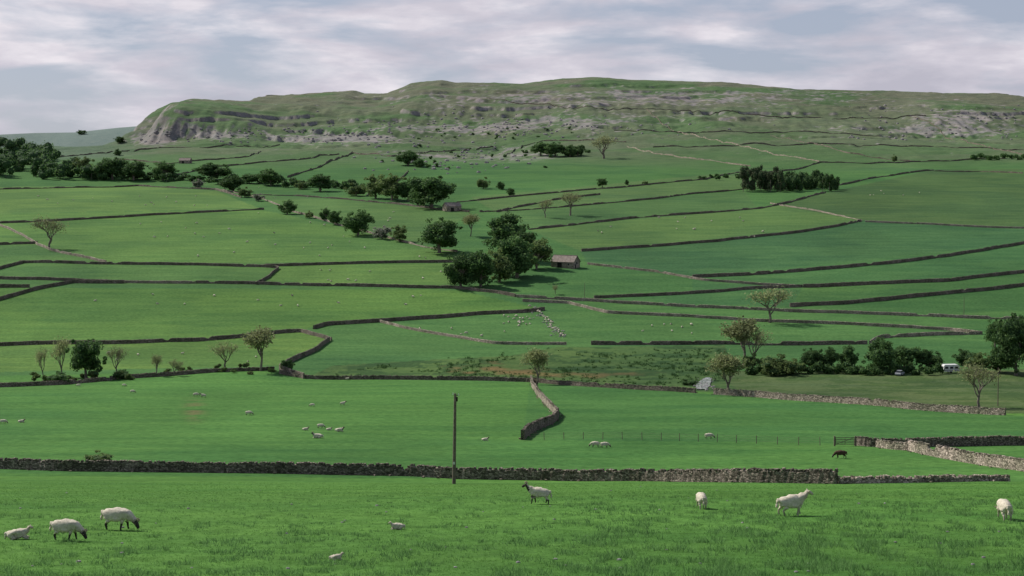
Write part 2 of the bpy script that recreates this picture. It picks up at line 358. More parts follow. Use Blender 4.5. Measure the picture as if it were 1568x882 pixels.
tufts("grass",Xg,Yg,hg,cg,5,.018+.010*cl+Yg*.00010,gm)

# ------------------------------------------------------------ walls
def wall(pts,h=1.35,pale=False,w=.62,name="dry_stone_wall"):
    P=ground(pts);seg=np.hypot(*(np.diff(P[:,:2],axis=0).T));s=np.concatenate([[0],np.cumsum(seg)]);L=s[-1]
    Ym=P[:,1].mean();ds=.35 if Ym<260 else (.7 if Ym<700 else 1.6)
    t=np.arange(0,L,ds);
    if len(t)<3:t=np.linspace(0,L,4)
    X=np.interp(t,s,P[:,0]);Y=np.interp(t,s,P[:,1])
    kk=max(1,int(3/ds));ker=np.ones(2*kk+1)/(2*kk+1)
    if len(X)>6*kk:
        X,Y=np.convolve(np.pad(X,kk,mode='reflect',reflect_type='odd'),ker,'valid'),np.convolve(np.pad(Y,kk,mode='reflect',reflect_type='odd'),ker,'valid')
    wob=fbm(t/30,t*0+P[0,0],5,3)-.5;
    tx=np.gradient(X);ty=np.gradient(Y);l=np.hypot(tx,ty);tx/=l;ty/=l;nx,ny=-ty,tx
    X=X+nx*wob*1.6;Y=Y+ny*wob*1.6
    Z=zfun(X,Y)
    n_=len(X);hh=h*(.86+.26*fbm(t/7,t*0+3.3+P[0,0],7,4))+rng.uniform(-.06,.06,n_)
    gp=sst(.72,.78,fbm(t/5,t*0+9.1+P[0,1],17,3));hh=hh*(1-.5*gp)
    if Ym>900: hh=hh*(1-.45*sst(.5,.62,fbm(t/18,t*0+1.1+P[0,1],19,3)))
    jl=rng.uniform(-.05,.05,(5,n_))
    off=[-w/2,-w*.33,0,w*.33,w/2]
    V=np.zeros((n_,5,3))
    for i in range(5):
        V[:,i,0]=X+nx*(off[i]+jl[i]);V[:,i,1]=Y+ny*(off[i]+jl[i])
        V[:,i,2]=Z+(-.5 if i in(0,4) else hh*(1.0 if i==2 else .93))
    ix=np.arange(n_*5).reshape(n_,5)
    q=np.stack([ix[:-1,:-1],ix[1:,:-1],ix[1:,1:],ix[:-1,1:]],2).reshape(-1,4)
    bb=B();bb.add(V.reshape(-1,3),q,0);bb.add(np.vstack([V[0],V[-1]]),[[0,1,3,4],[5,6,8,9]],0)
    if Ym<420:
        c=np.arange(0,L,.3)
        cxs=np.interp(c,t,X);cys=np.interp(c,t,Y);czs=np.interp(c,t,Z+hh);ang=np.interp(c,t,np.unwrap(np.arctan2(ty,tx)))
        for a_,b_,c_,d_ in zip(cxs,cys,czs,ang):
            if random.random()<.88: bb.box((a_,b_,c_+.02),(random.uniform(.12,.28),random.uniform(.3,.5),random.uniform(.16,.34)),0,d_,jit=.04)
        for a_,b_,d_ in zip(cxs[::3],cys[::3],ang[::3]):
            if random.random()<.35:
                o_=random.choice([-1,1])*random.uniform(.4,.9);xx_=a_-math.sin(d_)*o_;yy_=b_+math.cos(d_)*o_
                bb.box((xx_,yy_,float(zfun(np.array([xx_]),np.array([yy_]))[0])+.06),(random.uniform(.15,.35),random.uniform(.15,.3),random.uniform(.12,.22)),0,random.random()*3,jit=.04)
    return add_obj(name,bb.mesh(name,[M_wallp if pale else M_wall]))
W=[
([(-60,716),(0,718),(60,720),(110,722),(170,722),(300,723),(450,725),(560,727),(640,729),(700,733),(800,735),(1000,737),(1150,739),(1285,741)],1.08),
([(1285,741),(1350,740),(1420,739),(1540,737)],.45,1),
([(1313,682),(1340,685),(1400,684),(1480,683),(1640,681)],1.15),
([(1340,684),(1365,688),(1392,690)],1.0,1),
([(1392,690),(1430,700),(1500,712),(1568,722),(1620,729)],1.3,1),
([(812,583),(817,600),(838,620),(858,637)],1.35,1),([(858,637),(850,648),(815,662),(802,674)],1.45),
([(430,572),(470,580),(600,581),(700,582),(812,585),(900,592),(1000,598),(1065,602)],1.0),
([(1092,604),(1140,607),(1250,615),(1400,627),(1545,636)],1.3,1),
([(-40,594),(80,590),(180,581),(280,574),(330,570),(420,567)],1.0),
([(505,522),(482,538),(442,556),(427,566),(465,580)],1.6),
([(-40,531),(100,527),(200,526),(300,523),(360,518),(420,511),(460,508),(507,522)],1.4),
([(480,504),(500,498),(580,493),(640,489),(720,483),(800,479),(835,475)],1.5),
([(580,493),(620,503),(700,517),(760,527),(830,528),(870,528)],1.0,1),
([(905,528),(1000,528),(1110,527),(1200,529),(1330,527)],1.4),
([(1330,527),(1345,518),(1440,513),(1505,512)],1.3,1),
([(-40,426),(80,429),(180,433)],1.4),([(180,433),(300,434)],1.3,1),([(300,434),(450,437),(600,440),(700,442),(760,449),(790,455)],1.4),
([(30,403),(60,402),(180,405),(300,406),(400,409),(427,411),(412,425),(392,436)],1.4),
([(-40,424),(0,412),(35,403)],1.5),([(-40,376),(60,373)],1.5),([(-40,470),(0,460),(50,445),(110,433),(190,434)],1.6),([(-40,440),(48,440)],1.6),
([(405,408),(520,405),(600,403),(700,402)],1.4),
([(-40,290),(100,288),(210,285),(270,288),(330,291),(370,303)],1.5),
([(-40,343),(100,338),(200,332),(300,326),(405,321)],1.5),
([(330,290),(400,304),(450,325),(520,345),(580,361),(650,379),(700,386)],1.2,1),
([(0,345),(40,365),(75,383),(120,393),(165,403)],1.4,1),
([(385,298),(450,300),(520,305),(600,312),(680,322),(720,325)],1.3),
([(810,352),(900,342),(1000,332),(1100,325),(1160,320),(1220,307),(1265,295)],1.5),
([(890,385),(980,379),(1100,370),(1200,359),(1280,347),(1320,339)],1.5),
([(735,325),(800,322),(900,314),(1000,305),(1060,297),(1140,290)],1.4),
([(700,310),(800,300),(900,291),(1000,282),(1080,275),(1140,263)],1.3),
([(1285,284),(1350,271),(1430,261)],1.6),([(1255,249),(1330,251),(1400,248),(1470,246),(1540,243)],1.5),
([(1060,425),(1150,421),(1260,413),(1360,404),(1450,393),(1568,373),(1640,360)],1.6),
([(1230,440),(1330,436),(1450,431),(1568,418),(1640,412)],1.6),
([(910,457),(1000,453),(1100,447),(1160,442),(1230,440)],1.3),
([(1210,470),(1300,465),(1420,453),(1568,438),(1640,432)],1.6),
([(790,455),(900,461),(1000,467),(1100,472),(1200,477),(1300,480),(1400,484),(1568,490),(1640,492)],1.25,1),
([(800,462),(870,465),(930,480),(1050,485),(1150,492),(1300,497),(1450,506),(1505,512)],1.2,1),
([(900,405),(1000,416),(1080,430),(1160,436),(1230,440)],1.1,1),
([(1325,340),(1400,343),(1480,347),(1568,350),(1640,352)],1.1,1),([(1180,312),(1260,325),(1320,338)],1.0,1),
([(440,272),(490,256),(520,242),(540,234)],2.1),([(180,244),(260,251),(380,240),(400,232)],1.6),([(260,270),(330,256),(440,246),(520,236)],1.6),
([(745,150),(820,160),(900,163),(990,167),(1100,173),(1200,181),(1300,181),(1420,178)],1.7),
([(960,224),(1000,235),(1060,243),(1150,255)],1.5,1),([(1030,200),(1100,215),(1180,235),(1255,248)],1.5,1),([(940,200),(1100,202),(1250,203),(1350,210)],1.6),
([(760,325),(790,318),(850,306),(920,298)],1.4),([(1430,262),(1500,263),(1568,266)],1.4),
([(775,238),(800,224),(830,216),(900,215),(960,218)],1.9),([(60,246),(140,236),(215,229),(330,225),(430,222)],1.7),([(1000,226),(1100,224),(1250,220),(1400,224),(1568,230)],1.6),
([(1180,207),(1300,235),(1400,247)],1.5),([(1400,180),(1440,200),(1500,222),(1568,238)],1.6),([(990,168),(1010,185),(1030,200)],1.7),([(540,234),(600,240),(680,232),(760,225)],1.8),
([(150,262),(180,244)],1.6),([(1255,249),(1200,262),(1140,268)],1.5),
([(0,252),(60,246)],1.6),([(560,300),(600,285),(625,262)],1.6),
]
for a_ in W: wall(*a_)

# ------------------------------------------------------------ trees
def dense_proto(name,seed,leafm,H=10.,Wd=10.,nc=24,nl=210,ls=.5,low=-.02):
    global rng; rng=np.random.default_rng(seed);bb=B()
    th=H*.24;lean=rng.uniform(-.3,.3,2)
    top=np.array([lean[0],lean[1],th]);bb.tube((0,0,-.6),top*[.5,.5,.5],.42,.32,8,2);bb.tube(top*[.5,.5,.5],top,.32,.26,8,2)
    k=0
    while k<nc:
        d=rng.uniform(-1,1,3)
        if np.linalg.norm(d)>1 : continue
        k+=1
        zz=H*(low+.16+ (d[2]+1)/2*(.84-low-.14))
        prof=math.sqrt(max(.1,1-((zz/H-.45)/.62)**2))
        c=np.array([d[0]*Wd*.36*prof,d[1]*Wd*.36*prof,zz]);r=rng.uniform(.10,.20)*Wd*np.array([1,1,.82])
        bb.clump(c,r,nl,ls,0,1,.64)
        mid_=top*.5+c*.5+rng.normal(0,.3,3);bb.tube(top,mid_,.16,.1,5,2);bb.tube(mid_,c,.1,.04,5,2)
    for i in range(14):
        d=rng.normal(size=3);d/=np.linalg.norm(d);c=np.array([0,0,H*.52])+d*np.array([Wd*.45,Wd*.45,H*.44])
        c[2]=max(c[2],H*.12);bb.clump(c,rng.uniform(.04,.09)*Wd,55,ls*.9,0,1,0)
    return bb.mesh(name,[leafm,M_core,M_bark])
def sparse_proto(name,seed,leafm,H=12.,depth=5,nleaf=5,ls=.34,spread=.6):
    global rng; rng=np.random.default_rng(seed);bb=B();tips=[]
    def br(p,d,L,r,k):
        d=d/np.linalg.norm(d);m=p+d*L*.5+rng.normal(0,.05*L,3);e=p+d*L+rng.normal(0,.06*L,3)
        nsd=6 if k>3 else 3
        bb.tube(p,m,r,r*.8,nsd,1);bb.tube(m,e,r*.8,r*.6,nsd,1)
        if k<=2: tips.append(m);tips.append(e)
        if k==0: return
        nb=3 if k<depth else 4
        for i in range(nb):
            a=rng.normal(size=3);a-=a.dot(d)*d;a/=np.linalg.norm(a)
            nd=d+a*rng.uniform(.45,1.0)*spread*1.1;nd[2]+=.18
            br(p+(e-p)*rng.uniform(.55,1),nd,L*rng.uniform(.62,.84),r*.54,k-1)
    br(np.array([0,0,-.4]),np.array([rng.uniform(-.08,.08),rng.uniform(-.08,.08),1.]),H*.23,.22,depth)
    T=np.array(tips);P=np.repeat(T,nleaf,0)+rng.normal(0,.40,(len(T)*nleaf,3))
    bb.leaves(P,ls,0)
    return bb.mesh(name,[leafm,M_bark])
def norm(me):
    c=np.zeros(len(me.vertices)*3);me.vertices.foreach_get("co",c);c=c.reshape(-1,3)
    return np.percentile(c[:,2],99.5),2*np.percentile(np.abs(c[:,:2]),97)
PR={}
PR['d']=[dense_proto("oak_crown_%d"%i,100+i,M_leaf,nc=24+i*2) for i in range(5)]
PR['g']=[dense_proto("ash_crown_%d"%i,200+i,M_leaf2,nc=20,nl=170) for i in range(2)]
PR['p']=[dense_proto("hawthorn_crown_%d"%i,300+i,M_pale,nc=16,nl=150,low=-.06) for i in range(2)]
PR['b']=[dense_proto("bush_crown_%d"%i,400+i,M_leaf if i else M_leaf2,H=8,nc=16,nl=150,low=-.10) for i in range(2)]
PR['s']=[sparse_proto("bare_ash_%d"%i,500+i,M_bud,nleaf=1,ls=.28) for i in range(4)]
PR['y']=[sparse_proto("young_leaf_%d"%i,600+i,M_leaf2 if i==1 else M_bud,nleaf=3,ls=.36) for i in range(3)]
rng=np.random.default_rng(99)
NM={'d':'oak_tree','g':'sycamore_tree','p':'hawthorn_tree','b':'hawthorn_bush','s':'budding_ash_tree','y':'budding_tree'}
dims={k:[norm(m) for m in v] for k,v in PR.items()}
T=[(250,276,28,36,'d'),(325,276,26,46,'d'),(357,293,24,32,'d'),(415,284,25,34,'d'),(382,281,15,25,'d'),(490,293,26,34,'d'),(462,290,14,20,'b'),(205,276,30,36,'d'),(172,275,33,38,'d'),
(128,271,30,32,'g'),(545,300,20,30,'b'),(575,304,36,34,'g'),(600,307,40,44,'g'),(625,308,30,30,'d'),(660,319,48,62,'d'),(640,314,30,30,'d'),(375,302,16,20,'b'),(440,328,21,26,'d'),(305,288,14,20,'p'),(396,308,12,18,'p'),
(474,334,12,14,'b'),(498,338,19,16,'d'),(513,344,21,18,'d'),(548,360,38,40,'d'),(585,366,20,28,'p'),(612,370,25,25,'g'),(673,387,52,58,'d'),(720,362,34,28,'y'),(773,386,58,64,'d'),
(835,333,28,18,'s'),(873,330,36,34,'s'),(922,287,14,14,'d'),(782,300,12,13,'d'),(706,440,50,50,'d'),(736,439,54,46,'d'),(765,432,50,46,'g'),(792,425,62,58,'d'),(822,412,46,42,'g'),(800,400,48,44,'d'),
(850,450,14,14,'s'),(1178,494,54,52,'s'),(1138,562,74,60,'y'),(1112,604,62,46,'y'),(1155,560,60,40,'s'),(1190,575,34,52,'b'),(1150,566,26,30,'b'),(1212,572,24,34,'b'),(1240,568,34,30,'d'),(1268,568,36,30,'d'),(1298,568,38,28,'d'),
(1345,571,52,44,'d'),(1385,566,36,40,'d'),(1420,566,30,36,'d'),(1500,624,68,48,'s'),(1524,535,46,30,'d'),(1556,575,92,56,'d'),(1530,570,40,44,'d'),(1482,560,24,40,'b'),(1500,570,30,34,'g'),
(132,580,60,50,'d'),(96,578,62,36,'s'),(66,582,52,22,'s'),(178,575,46,28,'s'),(240,576,34,26,'s'),(266,576,26,22,'s'),(345,564,42,38,'s'),(398,568,66,54,'y'),(75,380,48,40,'s'),
(152,710,20,40,'b'),(822,588,54,32,'y'),(90,588,18,40,'b'),(185,580,14,34,'b'),(440,568,18,20,'b'),(1075,275,6,12,'b'),(925,243,36,40,'s'),(625,253,22,30,'d'),(642,256,14,20,'b'),(828,238,20,26,'d'),(850,240,22,30,'d'),(873,240,18,26,'b'),(885,238,16,20,'b'),
(740,289,18,18,'b'),(767,290,12,16,'b'),(125,206,7,14,'b'),(183,219,10,15,'d'),(180,238,10,14,'b'),(960,283,8,8,'b'),(988,283,7,9,'b'),(1370,248,12,8,'b'),(1055,590,10,26,'b')]
tp=ground([(t[0],t[1]) for t in T])
for t,p in zip(T,tp):
    k=t[4];i=random.randrange(len(PR[k]));H0,W0=dims[k][i];d=p[1]
    sh=t[2]*d/F/H0;sw=t[3]*d/F/W0
    add_obj(NM[k],PR[k][i],loc=(p[0],p[1],p[2]-.1),rot=random.uniform(0,6.28),scale=(sw,sw,sh))

def mass(name,items,leafm,leaf=1.0,trunks=True,nl=90,hz=.46):
    P=ground([(a[0],a[1]) for a in items]);bb=B()
    for it,p in zip(items,P):
        H=it[2]*p[1]/F;Wd=it[3]*p[1]/F
        if trunks: bb.tube(p-[0,0,.5],p+[0,0,H*.5],.25,.15,5,2)
        for j in range(it[4] if len(it)>4 else 5):
            d=rng.uniform(-1,1,3);c=p+np.array([d[0]*Wd*.3,d[1]*Wd*.3,H*(hz+.30*d[2])])
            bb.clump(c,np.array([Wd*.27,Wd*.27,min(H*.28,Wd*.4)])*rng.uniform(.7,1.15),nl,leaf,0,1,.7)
    add_obj(name,bb.mesh(name,[leafm,M_core,M_bark]))
it=[(x,random.uniform(238,272),random.uniform(22,32),random.uniform(28,40),6) for x in range(-60,80,3)]+[(x,random.uniform(268,276),random.uniform(18,32),random.uniform(20,34),6) for x in range(70,190,7)]
mass("distant_woodland",it,M_leaf,1.5,nl=70)
mass("distant_tree_belt",[(x,274+ (x-190)*.045+random.uniform(-3,3),random.uniform(9,17),random.uniform(14,26)) for x in range(190,690,13)],M_leaf,1.3,nl=70)
mass("tree_plantation",[(x,random.uniform(286,294),(46-(x-1135)*.10)*random.uniform(.75,1.0),random.uniform(10,16),9) for x in range(1138,1196,3)],leaf_mat("plantation_leaves",(.055,.08,.042),(.15,.18,.09)),1.0,hz=.44)
mass("tree_plantation",[(x,random.uniform(286,293),random.uniform(24,34),random.uniform(12,22),7) for x in range(1190,1282,5)],M_leaf,1.1,hz=.42)
mass("hedgerow",[(x,573+random.uniform(-2,2),random.uniform(10,20),random.uniform(16,26)) for x in range(1150,1440,11)],M_leaf,.6,False)
mass("distant_hedgerow",[(x,244+random.uniform(-1,1),random.uniform(6,10),random.uniform(10,14)) for x in range(1492,1600,11)],M_leaf,1.5,False)
mass("hillside_scrub",[(random.gauss(690,50),random.gauss(248,10),random.uniform(3,6),random.uniform(5,9),3) for _ in range(14)]+[(random.uniform(640,900),random.uniform(196,214),random.uniform(2,4),random.uniform(4,8),3) for _ in range(18)]+[(random.uniform(800,900),random.uniform(228,242),random.uniform(4,9),random.uniform(6,12),3) for _ in range(12)]+[(random.uniform(1085,1135),274+random.uniform(-2,2),7,10,3) for _ in range(7)],M_leaf,1.2,False)
mass("beckside_scrub",[(random.uniform(50,200),random.uniform(578,586),random.uniform(6,14),random.uniform(10,20),3) for _ in range(14)]+[(random.uniform(240,420),random.uniform(564,574),random.uniform(4,9),random.uniform(8,18),3) for _ in range(14)],M_leaf2,.5,False)
q=ground([(random.uniform(500,1110),random.uniform(534,590)) for _ in range(1500)]);keep=inpoly(CX+F*q[:,0]/q[:,1],YH-F*q[:,2]/q[:,1],[(470,578),(600,556),(850,532),(1110,529),(1130,596),(810,583)])&(fbm(q[:,0]/14,q[:,1]/14,44,3)>.47);q=q[keep]
tufts("rushes",q[:,0],q[:,1],rng.uniform(.3,.8,len(q)),np.tile(np.array((.035,.08,.024)),(len(q),1)),14,np.full(len(q),.14),gm)

# ------------------------------------------------------------ boulders & field stones
bb=B()
q=ground([(random.gauss(760,140),random.gauss(198,12)) for _ in range(260)]+[(random.gauss(500,60),random.gauss(209,6)) for _ in range(90)]+[(random.gauss(690,60),random.gauss(248,12)) for _ in range(120)]+[(random.uniform(1300,1560),random.uniform(160,215)) for _ in range(120)]+[(random.uniform(215,400),random.uniform(196,220)) for _ in range(80)])
for p in q:
    if p[1]>1350 and p[1]<2700: r=random.uniform(.6,2.3);bb.blob(p+[0,0,r*.2],(r*1.3,r,r*.8),0,nu=6,nv=4,amp=.5)
add_obj("hillside_boulders",bb.mesh("hillside_boulders",[M_rock]))
bb=B()
q=ground([(random.uniform(0,1568),random.uniform(745,880)) for _ in range(60)]+[(815+48*t_+random.gauss(0,5),472+46*t_+random.gauss(0,2)) for t_ in np.linspace(0,1,60)]+[(random.uniform(1060,1095),random.uniform(580,598)) for _ in range(26)])
for p in q:
    r=random.uniform(.03,.07) if p[1]<200 else random.uniform(.15,.42);bb.blob(p+[0,0,r*.3],(r*1.3,r,r*.7),0,nu=6,nv=4,amp=.4)
add_obj("field_stones",bb.mesh("field_stones",[M_rock]))

# ------------------------------------------------------------ beck (stream)
mw,nt,b=mat("water");b.inputs["Roughness"].default_value=.12;b.inputs["Specular IOR Level"].default_value=.6
nn=N(nt,"ShaderNodeTexNoise",Scale=1.6,Detail=5);tc=N(nt,"ShaderNodeTexCoord");nt.links.new(tc.outputs["Object"],nn.inputs["Vector"])
bp=N(nt,"ShaderNodeBump",Strength=.7,Distance=.1);nt.links.new(nn.outputs["Fac"],bp.inputs["Height"]);nt.links.new(bp.outputs[0],b.inputs["Normal"])
rf=ramp(nt,[(.42,(.08,.10,.10)),(.62,(.7,.7,.7))]);nt.links.new(nn.outputs["Fac"],rf.inputs["Fac"]);nt.links.new(rf.outputs[0],b.inputs["Base Color"])
cpts=ground([(1084,579),(1082,582),(1079,586),(1076,591),(1074,597)]);V=[];
for i,(p,ww) in enumerate(zip(cpts,(.5,1.3,1.7,1.9,1.2))):
    for s_ in np.linspace(-1,1,5): V.append((p[0]+s_*ww,p[1],zfun(np.array([p[0]]),np.array([p[1]]))[0]+.22))
ix=np.arange(25).reshape(5,5);q=np.stack([ix[:-1,:-1],ix[:-1,1:],ix[1:,1:],ix[1:,:-1]],2).reshape(-1,4)
add_obj("stream",make_mesh("stream",V,q,[mw]))

# ------------------------------------------------------------ barns
def barn(px,py,L,Wd,hw,hr,rot,name="stone_barn"):
    p=ground([(px,py)])[0]
    e=bpy.data.objects.new(name,None);scene.collection.objects.link(e);e.location=(p[0],p[1],p[2]-.3);e.rotation_euler=(0,0,rot)
    b1=B();x,y=L/2,Wd/2
    v=[(-x,-y,-1),(x,-y,-1),(x,y,-1),(-x,y,-1),(-x,-y,hw),(x,-y,hw),(x,y,hw),(-x,y,hw)]
    b1.add(v,[[0,1,5,4],[2,3,7,6],[1,2,6,5],[3,0,4,7]],0)
    for sx in(-x,x):
        b1.add([(sx,-y,hw),(sx,0,hw),(sx,0,hr-.1),(sx,-y*.5,(hw+hr)/2-.05),(sx,y,hw),(sx,y*.5,(hw+hr)/2-.05)],[[0,1,2,3],[1,4,5,2]],0)
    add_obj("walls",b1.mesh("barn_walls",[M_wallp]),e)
    b2=B();o=.35;k=(hr-hw)/y
    for s_ in(-1,1):
        n_=8
        for i in range(n_):
            t0=i/n_;t1=(i+1)/n_;ya=s_*(y+o)*(1-t0);yb=s_*(y+o)*(1-t1);za=hw-o*k+(hr-hw+o*k)*t0;zb=hw-o*k+(hr-hw+o*k)*t1
            b2.add([(-x-o,ya,za+.06),(x+o,ya,za+.06),(x+o,yb,zb+.01),(-x-o,yb,zb+.01),(-x-o,ya,za-.08),(x+o,ya,za-.08),(x+o,yb,zb-.13),(-x-o,yb,zb-.13)],[[0,1,2,3],[4,7,6,5],[0,4,5,1],[1,5,6,2],[3,2,6,7],[0,3,7,4]],0)
    b2.box((0,0,hr+.05),(L+.8,.4,.16),0)
    add_obj("roof",b2.mesh("barn_roof",[M_roof]),e)
    b3=B();b3.box((-L*.12,-y-.02,1.3),(2.4,.1,2.9),0);b3.box((L*.28,-y-.02,1.9),(.7,.1,.8),0);b3.box((x+.02,0,hw*.75),(.1,.9,1.2),0);b3.box((x+.02,-y*.4,1.0),(.1,1.0,2.0),0)
    add_obj("doors_and_windows",b3.mesh("barn_openings",[M_dark]),e)
    b4=B();b4.box((-L*.12,-y-.06,2.9),(3.0,.2,.35),0);b4.box((L*.28,-y-.06,2.42),(1.1,.18,.22),0);b4.box((x+.06,0,hw*.75+.72),(.18,1.3,.2),0);b4.box((x+.06,-y*.4,2.12),(.18,1.4,.22),0)
    add_obj("lintels",b4.mesh("barn_lintels",[M_rock]),e)
barn(866,409,12.5,7,3.3,6.2,math.radians(-30))
barn(692,323,11,7,3.8,6.2,math.radians(28))
barn(284,250,12,7,3.5,6.0,math.radians(-10),"stone_farmhouse")

# ------------------------------------------------------------ poles, fence, gate
def pole(px,py,hm,r=.13,arm=True):
    p=ground([(px,py)])[0];bb=B();n_=6
    for i in range(n_): bb.tube((0.02*i,0,-.5+(hm+.5)*i/n_),(0.02*(i+1),0,-.5+(hm+.5)*(i+1)/n_),r*(1-.05*i),r*(1-.05*(i+1)),8,0)
    bb.tube((.12,0,hm-.02),(.12,0,hm+.12),r*.75,.02,8,0)
    if arm:
        bb.box((.28,0,hm-.45),(.14,.14,.4),1);bb.tube((.12,0,hm-.1),(.42,0,hm-.12),.03,.03,6,1);bb.tube((.42,0,hm-.12),(.42,0,hm+.06),.05,.035,6,2);bb.tube((-.08,0,hm-.05),(-.08,0,hm+.14),.045,.03,6,2)
        bb.box((.02,-.15,1.9),(.16,.03,.22),2)
    add_obj("utility_pole",bb.mesh("utility_pole",[M_wood,M_dark,M_white]),loc=p)
pole(695,741,8.1,.17);pole(895,458,7,.10,False);pole(1528,622,8,.11,False);pole(1476,482,7,.10,False)
def fence(a,name="wire_fence",step=3.0,h=1.15):
    P=ground(a);seg=np.hypot(*(np.diff(P[:,:2],axis=0).T));s=np.concatenate([[0],np.cumsum(seg)]);bb=B();t=np.arange(0,s[-1],step)
    X=np.interp(t,s,P[:,0]);Y=np.interp(t,s,P[:,1]);Z=zfun(X,Y)
    for x,y,z in zip(X,Y,Z): bb.tube((x,y,z-.2),(x+random.uniform(-.05,.05),y,z+h+random.uniform(-.08,.1)),.055,.05,5,0)
    for i in range(len(X)-1):
        for hh in(.35,.7,1.0): bb.tube((X[i],Y[i],Z[i]+hh),(X[i+1],Y[i+1],Z[i+1]+hh),.008,.008,3,0)
    add_obj(name,bb.mesh(name,[M_wood]))
fence([(803,674),(860,673),(1000,674),(1150,679),(1276,683)])
def gate(pa,pb):
    P=ground([pa,pb]);a,b_=P;bb=B();d=b_-a
    for t in(0,1):bb.box(a+d*t+[0,0,.55],(.2,.2,1.7),0)
    for hh in(.25,.45,.68,.92,1.18):bb.tube(a+[0,0,hh],b_+[0,0,hh],.04,.04,5,0)
    for t in(.06,.5,.94):bb.tube(a+d*t+[0,0,.2],a+d*t+[0,0,1.22],.04,.04,5,0)
    bb.tube(a+d*.06+[0,0,.25],a+d*.94+[0,0,1.18],.035,.035,5,0)
    add_obj("field_gate",bb.mesh("field_gate",[M_wood]))
gate((1278,683),(1310,683))

# ------------------------------------------------------------ caravan, car
def extr(bb,prof,w0,w1,m):
    n_=len(prof);v=[(x,-w0,z) for x,z in prof]+[(x,w1,z) for x,z in prof]
    bb.add(v,[[i,(i+1)%n_,(i+1)%n_+n_,i+n_] for i in range(n_)],m)
    cx=sum(p[0] for p in prof)/n_;cz=sum(p[1] for p in prof)/n_
    for s_,w in((0,-w0),(1,w1)):
        vv=[(x,w,z) for x,z in prof]+[(cx,w,cz)]
        for i in range(0,n_,2):
            bb.add([vv[i],vv[(i+1)%n_],vv[(i+2)%n_],vv[-1]],[[0,1,2,3]],m)
def wheel(bb,x,y,r=.32):
    bb.tube((x,y-.1,r),(x,y+.1,r),r,r,14,2);bb.tube((x,y-.1,r),(x,y-.101,r),r,.0,14,2);bb.tube((x,y+.1,r),(x,y+.101,r),r,.0,14,2)
p=ground([(1455,571)])[0];bb=B()
extr(bb,[(-2.3,.55),(-2.45,1.0),(-2.3,2.2),(-2.0,2.5),(1.9,2.5),(2.3,2.15),(2.5,1.1),(2.3,.55)],1.05,1.05,0)
for x in(-1.5,0,1.5): bb.box((x,-1.07,1.65),(.95,.05,.6),1)
bb.box((-2.42,0,1.65),(.1,1.3,.55),1);bb.box((.9,-1.08,1.1),(.02,.04,1),1);bb.box((0,-1.07,.9),(4.4,.03,.12),1)
bb.tube((2.4,0,.5),(3.4,0,.45),.05,.05,5,2);wheel(bb,-.2,-1.0);wheel(bb,-.2,1.0)
add_obj("caravan",bb.mesh("caravan",[M_white,M_glass,M_tyre]),loc=p,rot=.12)
p=ground([(1378,575)])[0];bb=B()
extr(bb,[(-2,.35),(-2.05,.75),(-1.9,.92),(-1.0,.98),(1.1,.98),(1.9,.82),(2.05,.6),(2.0,.35)],.82,.82,0)
extr(bb,[(-1.5,.97),(-1.15,1.42),(-.6,1.48),(.2,1.48),(.6,1.4),(1.15,.97)],.7,.7,1);bb.box((-.3,0,1.48),(1.3,1.3,.06),0)
for x in(-1.25,1.25):
    for y in(-.76,.76): wheel(bb,x,y,.31)
add_obj("parked_car",bb.mesh("parked_car",[M_grey,M_glass,M_tyre]),loc=p,rot=1.0)

